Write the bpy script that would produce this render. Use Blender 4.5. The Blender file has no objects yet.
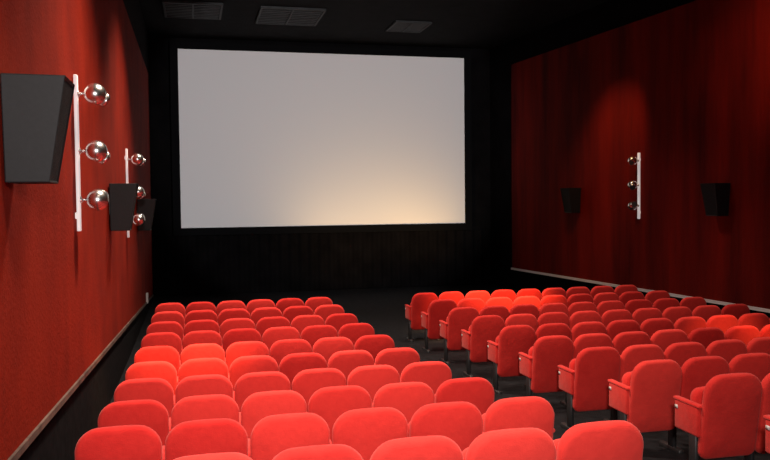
import bpy, bmesh, math, random
from mathutils import Vector, Matrix, Euler, Quaternion
random.seed(7)
S = bpy.context.scene
try:
    S.view_settings.view_transform = 'Standard'
    S.view_settings.look = 'None'
except Exception as e:
    print(e)

CAMZ = 2.72
# ------------------------------------------------------------------ materials
def new_mat(name):
    m = bpy.data.materials.new(name); m.use_nodes = True
    nt = m.node_tree
    b = nt.nodes['Principled BSDF']
    return m, nt, b

def simple(name, col, rough=.6, metal=0., spec=.5, noise=None, bump=None, emit=0):
    m, nt, b = new_mat(name)
    b.inputs['Base Color'].default_value = (*col, 1)
    b.inputs['Roughness'].default_value = rough
    b.inputs['Metallic'].default_value = metal
    b.inputs['Specular IOR Level'].default_value = spec
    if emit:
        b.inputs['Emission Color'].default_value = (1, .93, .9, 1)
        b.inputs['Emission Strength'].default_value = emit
    if noise or bump:
        tc = nt.nodes.new('ShaderNodeTexCoord')
    if noise:
        sc, amt = noise
        n = nt.nodes.new('ShaderNodeTexNoise'); n.inputs['Scale'].default_value = sc
        n.inputs['Detail'].default_value = 5
        nt.links.new(tc.outputs['Object'], n.inputs['Vector'])
        r = nt.nodes.new('ShaderNodeValToRGB')
        r.color_ramp.elements[0].position = .3; r.color_ramp.elements[1].position = .7
        r.color_ramp.elements[0].color = (*[c*(1-amt) for c in col], 1)
        r.color_ramp.elements[1].color = (*[min(1, c*(1+amt)) for c in col], 1)
        nt.links.new(n.outputs['Fac'], r.inputs['Fac'])
        nt.links.new(r.outputs['Color'], b.inputs['Base Color'])
    if bump:
        sc, st = bump
        n = nt.nodes.new('ShaderNodeTexNoise'); n.inputs['Scale'].default_value = sc
        nt.links.new(tc.outputs['Object'], n.inputs['Vector'])
        bp = nt.nodes.new('ShaderNodeBump'); bp.inputs['Strength'].default_value = st
        bp.inputs['Distance'].default_value = .01
        nt.links.new(n.outputs['Fac'], bp.inputs['Height'])
        nt.links.new(bp.outputs['Normal'], b.inputs['Normal'])
    return m

def seat_mat():
    m, nt, b = new_mat('seat_red_velour')
    b.inputs['Roughness'].default_value = .95
    b.inputs['Specular IOR Level'].default_value = .08
    b.inputs['Sheen Weight'].default_value = .28
    b.inputs['Sheen Roughness'].default_value = .5
    b.inputs['Sheen Tint'].default_value = (1, .40, .36, 1)
    oi = nt.nodes.new('ShaderNodeObjectInfo')
    tc = nt.nodes.new('ShaderNodeTexCoord')
    n = nt.nodes.new('ShaderNodeTexNoise'); n.inputs['Scale'].default_value = 7; n.inputs['Detail'].default_value = 7
    n.inputs['Roughness'].default_value = .65
    nt.links.new(tc.outputs['Object'], n.inputs['Vector'])
    ad = nt.nodes.new('ShaderNodeMath'); ad.operation = 'ADD'
    mu = nt.nodes.new('ShaderNodeMath'); mu.operation = 'MULTIPLY'; mu.inputs[1].default_value = .5
    nt.links.new(oi.outputs['Random'], ad.inputs[0]); nt.links.new(n.outputs['Fac'], ad.inputs[1])
    nt.links.new(ad.outputs[0], mu.inputs[0])
    r = nt.nodes.new('ShaderNodeValToRGB')
    r.color_ramp.elements[0].position = .25; r.color_ramp.elements[1].position = .75
    r.color_ramp.elements[0].color = (.54, .022, .019, 1)
    r.color_ramp.elements[1].color = (.78, .048, .038, 1)
    nt.links.new(mu.outputs[0], r.inputs['Fac'])
    nt.links.new(r.outputs['Color'], b.inputs['Base Color'])
    n2 = nt.nodes.new('ShaderNodeTexNoise'); n2.inputs['Scale'].default_value = 160
    n2.inputs['Detail'].default_value = 3
    n3 = nt.nodes.new('ShaderNodeTexNoise'); n3.inputs['Scale'].default_value = 9
    nt.links.new(tc.outputs['Object'], n2.inputs['Vector']); nt.links.new(tc.outputs['Object'], n3.inputs['Vector'])
    bp = nt.nodes.new('ShaderNodeBump'); bp.inputs['Strength'].default_value = .45; bp.inputs['Distance'].default_value = .004
    bp2 = nt.nodes.new('ShaderNodeBump'); bp2.inputs['Strength'].default_value = .4; bp2.inputs['Distance'].default_value = .02
    nt.links.new(n2.outputs['Fac'], bp.inputs['Height']); nt.links.new(n3.outputs['Fac'], bp2.inputs['Height'])
    nt.links.new(bp2.outputs['Normal'], bp.inputs['Normal'])
    nt.links.new(bp.outputs['Normal'], b.inputs['Normal'])
    return m

def wall_mat(name, c0, c1, sy, sz, p0, p1, bs=60):
    m, nt, b = new_mat(name)
    b.inputs['Roughness'].default_value = .85
    b.inputs['Specular IOR Level'].default_value = .12
    tc = nt.nodes.new('ShaderNodeTexCoord')
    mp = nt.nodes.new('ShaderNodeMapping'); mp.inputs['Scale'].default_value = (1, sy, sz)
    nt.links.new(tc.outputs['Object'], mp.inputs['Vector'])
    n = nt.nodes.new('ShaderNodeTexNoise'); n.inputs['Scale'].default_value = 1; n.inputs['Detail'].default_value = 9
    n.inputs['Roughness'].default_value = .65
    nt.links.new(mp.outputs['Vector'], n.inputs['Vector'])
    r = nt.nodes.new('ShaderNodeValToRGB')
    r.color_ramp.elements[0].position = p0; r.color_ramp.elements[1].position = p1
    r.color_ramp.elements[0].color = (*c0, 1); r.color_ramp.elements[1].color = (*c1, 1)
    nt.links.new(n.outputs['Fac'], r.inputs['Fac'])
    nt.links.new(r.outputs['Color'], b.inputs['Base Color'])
    n2 = nt.nodes.new('ShaderNodeTexNoise'); n2.inputs['Scale'].default_value = bs; n2.inputs['Detail'].default_value = 4
    nt.links.new(tc.outputs['Object'], n2.inputs['Vector'])
    bp = nt.nodes.new('ShaderNodeBump'); bp.inputs['Strength'].default_value = .5; bp.inputs['Distance'].default_value = .015
    nt.links.new(n2.outputs['Fac'], bp.inputs['Height']); nt.links.new(bp.outputs['Normal'], b.inputs['Normal'])
    return m

M_SEAT = seat_mat()
M_BLACK = simple('black_masking', (.004, .004, .0045), .9, spec=.05)
M_CEIL = simple('ceiling_black', (.006, .006, .0065), .9, spec=.1, noise=(3, .4))
M_DRAPE = simple('black_drape', (.004, .0035, .0038), .95, spec=.03, noise=(2, .3))
M_FLOOR = simple('charcoal_carpet', (.010, .010, .012), .95, spec=.15, noise=(9, .5), bump=(300, .4))
M_DADO = simple('dark_dado_carpet', (.010, .009, .010), .95, spec=.05, noise=(8, .4))
M_WL = wall_mat('red_wall_fabric_left', (.19, .009, .002), (.30, .018, .004), 1.4, .9, .32, .70, 35)
M_WR = wall_mat('red_wall_fabric_right', (.055, .0012, .0005), (.24, .0085, .002), 1.1, .13, .32, .74)  # stretched noise: fabric stains, with the wall's light streaks painted into the colour
M_TRIMW = simple('white_trim_paint', (.8, .76, .76), .5)
M_TRIMB = simple('scuffed_brown_trim', (.11, .07, .055), .7, noise=(5, .6))
M_SCREEN = simple('projection_screen_white', (.80, .80, .80), .9, spec=.1)
M_CHROME = simple('chrome', (.85, .83, .82), .27, metal=1)
M_LENS = simple('lamp_glass', (.05, .05, .05), .1)
M_WHITE = simple('white_enamel_glow', (.9, .88, .87), .4, emit=.34)  # weak emission added so the enamelled bars look brightly lit
M_SOCK = simple('white_plastic', (.7, .68, .66), .4)
M_SPK = simple('speaker_cabinet_black', (.007, .007, .008), .6, spec=.3, noise=(40, .2))
M_GRILL = simple('speaker_grille', (.010, .010, .012), .85, spec=.2, bump=(400, .6))
M_METAL = simple('seat_frame_black', (.02, .02, .021), .45)
M_PLATE = simple('seat_number_plate', (.7, .68, .65), .4)
M_VENT = simple('vent_grey_metal', (.009, .009, .0095), .6, spec=.3, noise=(5, 1.0))

# ------------------------------------------------------------------ helpers
def link(ob):
    S.collection.objects.link(ob); return ob

def obj(name, me, mats, smooth=False):
    for m in mats: me.materials.append(m)
    if smooth:
        for p in me.polygons: p.use_smooth = True
    return link(bpy.data.objects.new(name, me))

def from_pd(name, verts, faces, mats, smooth=False):
    me = bpy.data.meshes.new(name); me.from_pydata(verts, [], faces); me.update()
    bm = bmesh.new(); bm.from_mesh(me); bmesh.ops.recalc_face_normals(bm, faces=bm.faces); bm.to_mesh(me); bm.free()
    return obj(name, me, mats, smooth)

def prism(name, poly, z0, z1, mats):
    n = len(poly)
    a = z0 if isinstance(z0, (list, tuple)) else [z0]*n
    c = z1 if isinstance(z1, (list, tuple)) else [z1]*n
    v = [(p[0], p[1], a[i]) for i, p in enumerate(poly)] + [(p[0], p[1], c[i]) for i, p in enumerate(poly)]
    f = [list(range(n))[::-1], list(range(n, 2*n))] + [[i, (i+1) % n, n+(i+1) % n, n+i] for i in range(n)]
    return from_pd(name, v, f, mats)

def bm_box(bm, x0, x1, y0, y1, z0, z1, mi=0, bev=0., seg=2):
    r = bmesh.ops.create_cube(bm, size=1)
    vs = r['verts']
    for v in vs:
        v.co = Vector(((x0+x1)/2+v.co.x*(x1-x0), (y0+y1)/2+v.co.y*(y1-y0), (z0+z1)/2+v.co.z*(z1-z0)))
    fs = set(f for v in vs for f in v.link_faces)
    for f in fs: f.material_index = mi
    if bev > 0:
        es = list(set(e for v in vs for e in v.link_edges))
        out = bmesh.ops.bevel(bm, geom=es, offset=bev, segments=seg, profile=.5, affect='EDGES')
        for f in out['faces']: f.material_index = mi
    return vs

def bm_tube(bm, p0, p1, r0, r1=None, mi=0, seg=12):
    p0 = Vector(p0); p1 = Vector(p1); r1 = r0 if r1 is None else r1
    d = p1-p0
    q = d.to_track_quat('Z', 'Y')
    mat = Matrix.Translation((p0+p1)/2) @ q.to_matrix().to_4x4()
    r = bmesh.ops.create_cone(bm, cap_ends=True, segments=seg, radius1=r0, radius2=r1, depth=d.length, matrix=mat)
    for f in set(f for v in r['verts'] for f in v.link_faces): f.material_index = mi; f.smooth = len(f.verts) == 4

def bm_sphere(bm, c, r, mi=0, seg=24, rings=14):
    o = bmesh.ops.create_uvsphere(bm, u_segments=seg, v_segments=rings, radius=r, matrix=Matrix.Translation(c))
    for f in set(f for v in o['verts'] for f in v.link_faces): f.material_index = mi; f.smooth = True

def outline(w, h, rt, rb, n=8, bulge=.010):
    pts = []
    def arc(cx, cz, r, a0, a1):
        for i in range(n):
            a = math.radians(a0+(a1-a0)*i/(n-1))
            pts.append((cx+r*math.cos(a), cz+r*math.sin(a)))
    arc(w/2-rb, rb, rb, -90, 0)
    arc(w/2-rt, h-rt, rt, 0, 90)
    for k in (.5, 0, -.5): pts.append((k*(w/2-rt)*1.3, h))
    arc(-w/2+rt, h-rt, rt, 90, 180)
    arc(-w/2+rb, rb, rb, 180, 270)
    out = []
    for x, z in pts:
        if z > h-rt:
            k = (z-(h-rt))/rt
            z += bulge*(1-(2*x/w)**2)*k*2 - bulge
        out.append((x, z))
    return out

def bm_pad(bm, w, h, t, rt, rb, er, mat, mi=0, puff=.012):
    base = outline(w, h, rt, rb)
    cx, cz = 0, h/2
    def ring(inset, y):
        vs = []
        for x, z in base:
            dx, dz = x-cx, z-cz
            sx = (w/2-inset)/(w/2); sz = (h/2-inset)/(h/2)
            vs.append(bm.verts.new(mat @ Vector((cx+dx*sx, y, cz+dz*sz))))
        return vs
    rings = []
    half = t/2
    prof = []
    for i in range(5):
        a = math.pi/2*i/4
        prof.append((er*(1-math.sin(a)), half-er+er*math.cos(a)))
    front = [(er+.16, half+puff), (er+.07, half+puff*.75), (er+.025, half+puff*.3)] + prof
    back = [(i, -y) for i, y in front][::-1]
    for ins, y in front+back: rings.append(ring(ins, y))
    n = len(base)
    faces = []
    for a, b in zip(rings[:-1], rings[1:]):
        for i in range(n):
            faces.append(bm.faces.new((a[i], a[(i+1) % n], b[(i+1) % n], b[i])))
    for rg, y in ((rings[0], half+puff*1.1), (rings[-1], -half-puff*1.1)):
        c = bm.verts.new(mat @ Vector((cx, y, cz)))
        for i in range(n):
            faces.append(bm.faces.new((rg[i], rg[(i+1) % n], c)))
    for f in faces: f.material_index = mi; f.smooth = True

# ------------------------------------------------------------------ floor profile
PROF = [(-3, 1.40), (0, 1.04), (3, .66), (4.17, .51), (5.34, .37), (6.5, .255), (7.7, .165), (8.85, .10), (10, .055), (12.4, .012), (14.7, 0), (26, 0)]
def fz(y):
    for (a, za), (b, zb) in zip(PROF[:-1], PROF[1:]):
        if a <= y <= b: return za+(zb-za)*(y-a)/(b-a)
    return 0
YF, YB = 24.0, -2.5
XL = -1.1
def xr(y): return 11.41-.0924*y
CEIL = 7.45

ys = [YB-.3, -1, 0, 1, 2, 3]+[p[0] for p in PROF if 3 < p[0] < 24]+[YF+.3]
v = []; f = []
for y in ys:
    v += [(XL-.3, y, fz(max(y, -3))), (12.4, y, fz(max(y, -3)))]
nn = len(ys)
for y in ys: v += [(XL-.3, y, -.2), (12.4, y, -.2)]
for i in range(nn-1):
    a = 2*i
    f.append((a, a+1, a+3, a+2)); o = 2*nn
    f.append((o+a, o+a+2, o+a+3, o+a+1))
    f.append((a, a+2, o+a+2, o+a)); f.append((a+1, o+a+1, o+a+3, a+3))
f.append((0, 2*nn, 2*nn+1, 1)); f.append((2*nn-2, 2*nn-1, 4*nn-1, 4*nn-2))
from_pd('floor', v, f, [M_FLOOR])
prism('ceiling', [(XL-.3, YB-.3), (12.4, YB-.3), (12.4, YF+.3), (XL-.3, YF+.3)], CEIL, CEIL+.2, [M_CEIL])
prism('wall_left', [(XL-.3, YB), (XL-.03, YB), (XL-.03, YF), (XL-.3, YF)], -.1, CEIL, [M_DADO])
prism('wall_right', [(xr(YB)+.03, YB), (xr(YB)+.3, YB), (xr(YF)+.3, YF), (xr(YF)+.03, YF)], -.1, CEIL, [M_DRAPE])
prism('wall_front', [(XL-.3, YF), (12.4, YF), (12.4, YF+.25), (XL-.3, YF+.25)], -.1, CEIL, [M_DRAPE])
prism('wall_back', [(XL-.3, YB-.25), (12.4, YB-.25), (12.4, YB), (XL-.3, YB)], -.1, CEIL, [M_DADO])

def lb(y): return 1.20-.0560*(y-5.1)
YE = 22.6
prism('wall_left_fabric', [(XL-.03, YB), (XL, YB), (XL, YE), (XL-.03, YE)], [lb(YB), lb(YB), lb(YE), lb(YE)], 6.2, [M_WL])
b0 = [lb(YB)-.05, lb(YB)-.05, lb(YE)-.05, lb(YE)-.05]; b1 = [lb(YB), lb(YB), lb(YE), lb(YE)]
prism('trim_left', [(XL-.03, YB), (XL+.02, YB), (XL+.02, YE), (XL-.03, YE)], b0, b1, [M_TRIMB])
YR = 22.5
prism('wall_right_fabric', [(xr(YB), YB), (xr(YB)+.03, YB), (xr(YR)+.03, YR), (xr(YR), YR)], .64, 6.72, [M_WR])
prism('trim_right', [(xr(YB)-.04, YB), (xr(YB)+.03, YB), (xr(YR)+.03, YR), (xr(YR)-.04, YR)], .585, .645, [M_TRIMW])

# ------------------------------------------------------------------ screen with masking
bm = bmesh.new()
sx0, sx1, sz0, sz1 = -.33, 8.29, 1.97, 7.10
bm_box(bm, sx0, sx1, YF-.22, YF-.18, sz0, sz1, 0)
m_ = .22
bm_box(bm, sx0-m_, sx0, YF-.26, YF-.02, sz0-m_, sz1+.2, 1)
bm_box(bm, sx1, sx1+m_, YF-.26, YF-.02, sz0-m_, sz1+.2, 1)
bm_box(bm, sx0, sx1, YF-.26, YF-.02, sz1, sz1+.2, 1)
bm_box(bm, sx0, sx1, YF-.26, YF-.02, sz0-m_, sz0, 1)
me = bpy.data.meshes.new('cinema_screen'); bm.to_mesh(me); bm.free()
obj('cinema_screen', me, [M_SCREEN, M_BLACK])

v = []; f = []
N = 240
x0, x1 = XL+.02, xr(YF)-.02
for i in range(N+1):
    x = x0+(x1-x0)*i/N
    y = YF-.1-.04*math.sin(i*.9)
    v += [(x, y, .02), (x, y, sz0-m_-.01)]
for i in range(N): f.append((2*i, 2*i+2, 2*i+3, 2*i+1))
from_pd('stage_curtain', v, f, [M_DRAPE], True)

# ------------------------------------------------------------------ seats
def make_seat(end_right=False):
    bm = bmesh.new()
    tilt = Matrix.Rotation(math.radians(9), 4, 'X')
    bm_pad(bm, .528, .72, .085, .135, .07, .034, Matrix.Translation((0, .03, .215)) @ tilt, 0, .018)
    bm_pad(bm, .44, .43, .10, .07, .06, .04, Matrix.Translation((0, .15, .34)) @ Matrix.Rotation(math.radians(-5), 4, 'X'), 0, .012)
    bm_tube(bm, (-.25, .10, .40), (.25, .10, .40), .018, mi=1)
    sides = [-.266]
    if end_right: sides.append(.266)
    for sx in sides:
        bm_box(bm, sx-.026, sx+.026, -.01, .33, .40, .66, 0, .022, 3)
        bm_box(bm, sx-.030, sx+.030, -.03, .345, .645, .675, 0, .012, 2)
        bm_box(bm, sx-.031, sx-.026, .27, .31, .58, .61, 2)
        bm_box(bm, sx-.02, sx+.02, .03, .13, -.02, .42, 1, .008, 1)
        bm_box(bm, sx-.03, sx+.03, -.08, .27, -.03, .035, 1, .008, 1)
    me = bpy.data.meshes.new('cinema_seat')
    bmesh.ops.recalc_face_normals(bm, faces=bm.faces)
    for ff in bm.faces: ff.smooth = True
    bm.to_mesh(me); bm.free()
    for m in (M_SEAT, M_METAL, M_PLATE): me.materials.append(m)
    return me
ME_A = make_seat(); ME_B = make_seat(end_right=True)
def place_row(xs, y):
    for i, x in enumerate(xs):
        ob = bpy.data.objects.new('cinema_seat', ME_B if i == len(xs)-1 else ME_A)
        link(ob)
        ob.location = (x, y, fz(y))
        ob.rotation_euler = (random.uniform(-.012, .012), 0, random.uniform(-.01, .01))
for k in range(10):
    y = 14.7-1.17*k
    xl = -.42-.008*k; xe = 2.24
    place_row([xl+(xe-xl)/5*i for i in range(6)], y)
    y = 14.75-1.125*k
    place_row([4.30+.535*i for i in range(9)], y)

# ------------------------------------------------------------------ wall speakers
def make_speaker():
    bm = bmesh.new()
    h, w = .64, .46
    dt, db = .36, .25
    wt, wb = w, w*.78
    P = [(0, -wt/2, h/2), (0, wt/2, h/2), (dt, wt/2*.9, h/2), (dt, -wt/2*.9, h/2),
         (0, -wb/2, -h/2), (0, wb/2, -h/2), (db, wb/2*.9, -h/2), (db, -wb/2*.9, -h/2)]
    vs = [bm.verts.new(p) for p in P]
    for q in ((0, 1, 2, 3), (7, 6, 5, 4), (0, 3, 7, 4), (1, 5, 6, 2), (0, 4, 5, 1)):
        bm.faces.new([vs[i] for i in q])
    fr = bm.faces.new([vs[i] for i in (3, 2, 6, 7)])
    bmesh.ops.recalc_face_normals(bm, faces=bm.faces)
    bmesh.ops.inset_region(bm, faces=[fr], thickness=.025, depth=0)
    fr.material_index = 1
    bmesh.ops.translate(bm, verts=fr.verts, vec=(-.012, 0, 0))
    es = [e for e in bm.edges if not any(v in fr.verts[:] for v in e.verts)]
    bmesh.ops.bevel(bm, geom=es, offset=.008, segments=2, affect='EDGES', profile=.5)
    bm_box(bm, -.02, .03, -.06, .06, -.1, .1, 2)
    me = bpy.data.meshes.new('wall_speaker'); bm.to_mesh(me); bm.free()
    for m in (M_SPK, M_GRILL, M_METAL): me.materials.append(m)
    return me
ME_SPK = make_speaker()
for y, z in ((5.32, 3.165), (11.5, 2.66), (17.0, 2.47)):
    o = link(bpy.data.objects.new('wall_speaker', ME_SPK)); o.location = (XL+.02, y, z)
ang = math.atan(.0924)
for y, z in ((18.95, 2.66), (13.75, 2.66)):
    o = link(bpy.data.objects.new('wall_speaker', ME_SPK)); o.location = (xr(y)-.02, y, z); o.rotation_euler = (0, 0, math.pi+ang)

# ------------------------------------------------------------------ spotlight bars
def make_bar(dirs):
    bm = bmesh.new()
    H = 1.5
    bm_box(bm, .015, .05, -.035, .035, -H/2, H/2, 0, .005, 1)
    for zz in (-.6, .6): bm_box(bm, -.0, .02, -.02, .02, zz-.03, zz+.03, 0)
    for (z, d) in dirs:
        c = Vector((.205, 0, z)); d = Vector(d).normalized()
        bm_tube(bm, (.04, 0, z), (.12, 0, z), .014, mi=1)
        bm_tube(bm, (.045, 0, z), (.058, 0, z), .035, mi=1)
        bm_sphere(bm, c, .105, 1)
        bm_tube(bm, c+d*.085, c+d*.125, .075, .07, mi=1, seg=24)
        bm_tube(bm, c+d*.120, c+d*.127, .060, .060, mi=2, seg=24)
    me = bpy.data.meshes.new('wall_spotlight_bar')
    bm.to_mesh(me); bm.free()
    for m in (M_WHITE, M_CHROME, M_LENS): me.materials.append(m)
    return me
ME_BAR = make_bar([(.57, (.5, .5, -.3)), (.02, (.4, .6, -.4)), (-.45, (.2, .9, .3))])
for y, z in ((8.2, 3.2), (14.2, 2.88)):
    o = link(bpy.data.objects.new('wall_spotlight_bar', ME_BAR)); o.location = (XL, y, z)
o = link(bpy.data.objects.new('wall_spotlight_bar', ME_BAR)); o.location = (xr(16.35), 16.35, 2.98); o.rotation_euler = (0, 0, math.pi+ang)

# ------------------------------------------------------------------ ceiling grilles
def vent(x, y, w, l):
    bm = bmesh.new()
    t = .05
    bm_box(bm, -w/2, w/2, -l/2, -l/2+t, -.05, 0, 0); bm_box(bm, -w/2, w/2, l/2-t, l/2, -.05, 0, 0)
    bm_box(bm, -w/2, -w/2+t, -l/2+t, l/2-t, -.05, 0, 0); bm_box(bm, w/2-t, w/2, -l/2+t, l/2-t, -.05, 0, 0)
    n = 9
    for i in range(n):
        yy = -l/2+t+(l-2*t)*(i+.5)/n
        bm_box(bm, -w/2+t, w/2-t, yy-.04, yy+.04, -.035, -.02, 0)
    bm_box(bm, -.02, .02, -l/2+t, l/2-t, -.05, -.03, 0)
    me = bpy.data.meshes.new('ceiling_vent'); bm.to_mesh(me); bm.free()
    o = obj('ceiling_vent', me, [M_VENT]); o.location = (x, y, CEIL)
vent(.1, 20.4, 1.4, 1.6); vent(2.5, 20.6, 1.6, 1.8); vent(5.8, 21.2, 1.0, 1.2)

bm = bmesh.new()
bm_box(bm, 0, .05, -.09, .09, -.12, .12, 0, .01, 2); bm_box(bm, .05, .055, -.05, .05, -.06, .02, 1)
me = bpy.data.meshes.new('wall_socket_box'); bm.to_mesh(me); bm.free()
o = obj('wall_socket_box', me, [M_SOCK, M_METAL]); o.location = (XL-.0, 19.5, .48)

# ------------------------------------------------------------------ lights
def aim(o, tgt):
    o.rotation_euler = (Vector(tgt)-o.location).to_track_quat('-Z', 'Y').to_euler()
def area(name, loc, tgt, size, power, col, spread=180):
    l = bpy.data.lights.new(name, 'AREA'); l.shape = 'DISK'; l.size = size; l.energy = power; l.color = col; l.spread = math.radians(spread)
    o = link(bpy.data.objects.new(name, l)); o.location = loc; aim(o, tgt); return o
def spot(name, loc, tgt, deg, power, col, blend=.5, r=.1):
    l = bpy.data.lights.new(name, 'SPOT'); l.spot_size = math.radians(deg); l.energy = power; l.color = col; l.spot_blend = blend; l.shadow_soft_size = r
    o = link(bpy.data.objects.new(name, l)); o.location = loc; aim(o, tgt); return o
spot('screen_fill_spot', (4.0, -2.0, 5.2), (4.3, 24, 4.6), 26, 8900, (1.0, .98, .995), .25)  # unseen spot, added from the back of the hall to light the screen
area('flash_light', (.1, -.3, 3.6), (1.0, 9, .8), .4, 130, (1, .93, .9), 110)
W = (1, .80, .64)
for i, (x, y, p) in enumerate(((1.0, 3.5, 110), (1.0, 8.5, 240), (1.0, 13.5, 200), (6.5, 5, 30), (6.0, 10, 60), (6.0, 14.5, 85))):
    area('ceiling_downlight_%d' % i, (x, y, 7.3), (x, y, 0), .8, p, W, 100)
HOT = (1, .50, .20)
spot('seat_spot_a', (1.0, 5.0, 7.2), (-.2, 9.6, .8), 17, 5500, HOT, .9)
spot('seat_spot_b', (5.5, 9.0, 7.2), (5.6, 14.4, .8), 20, 8000, HOT, .9)
spot('seat_spot_c', (7.6, 5.0, 7.2), (7.5, 9.4, .8), 14, 4000, HOT, .9)
spot('seat_spot_d', (2.0, 1.0, 7.2), (1.0, 6.2, .8), 34, 700, (1, .75, .6), .9)
spot('wall_wash_a', (7.5, 15.5, 7.0), (xr(17.5), 17.5, 3.6), 45, 500, (1, .55, .25), 1.0)
spot('wall_wash_b', (8.0, 9.5, 7.0), (xr(12), 12, 5.6), 50, 450, (1, .6, .35), 1.0)
spot('screen_uplight_a', (4.6, 21.4, .9), (4.6, 23.8, 2.3), 120, 190, (1, .62, .26), 1.0, .15)
spot('screen_uplight_b', (7.0, 21.9, 1.1), (7.0, 23.8, 2.2), 110, 120, (1, .60, .22), 1.0, .15)

w = bpy.data.worlds.new('World'); S.world = w; w.use_nodes = True
w.node_tree.nodes['Background'].inputs['Color'].default_value = (.02, .02, .02, 1)

# ------------------------------------------------------------------ camera
cam = bpy.data.cameras.new('Camera'); cam.lens = 800/770*36; cam.sensor_width = 36
co = link(bpy.data.objects.new('Camera', cam)); co.location = (0, 0, CAMZ)
yaw = math.radians(13.5); pit = math.radians(-2.15)
fwd = Vector((math.sin(yaw)*math.cos(pit), math.cos(yaw)*math.cos(pit), math.sin(pit)))
q = fwd.to_track_quat('-Z', 'Y')
co.rotation_mode = 'QUATERNION'
co.rotation_quaternion = q @ Quaternion((0, 0, 1), math.radians(-.6))
S.camera = co
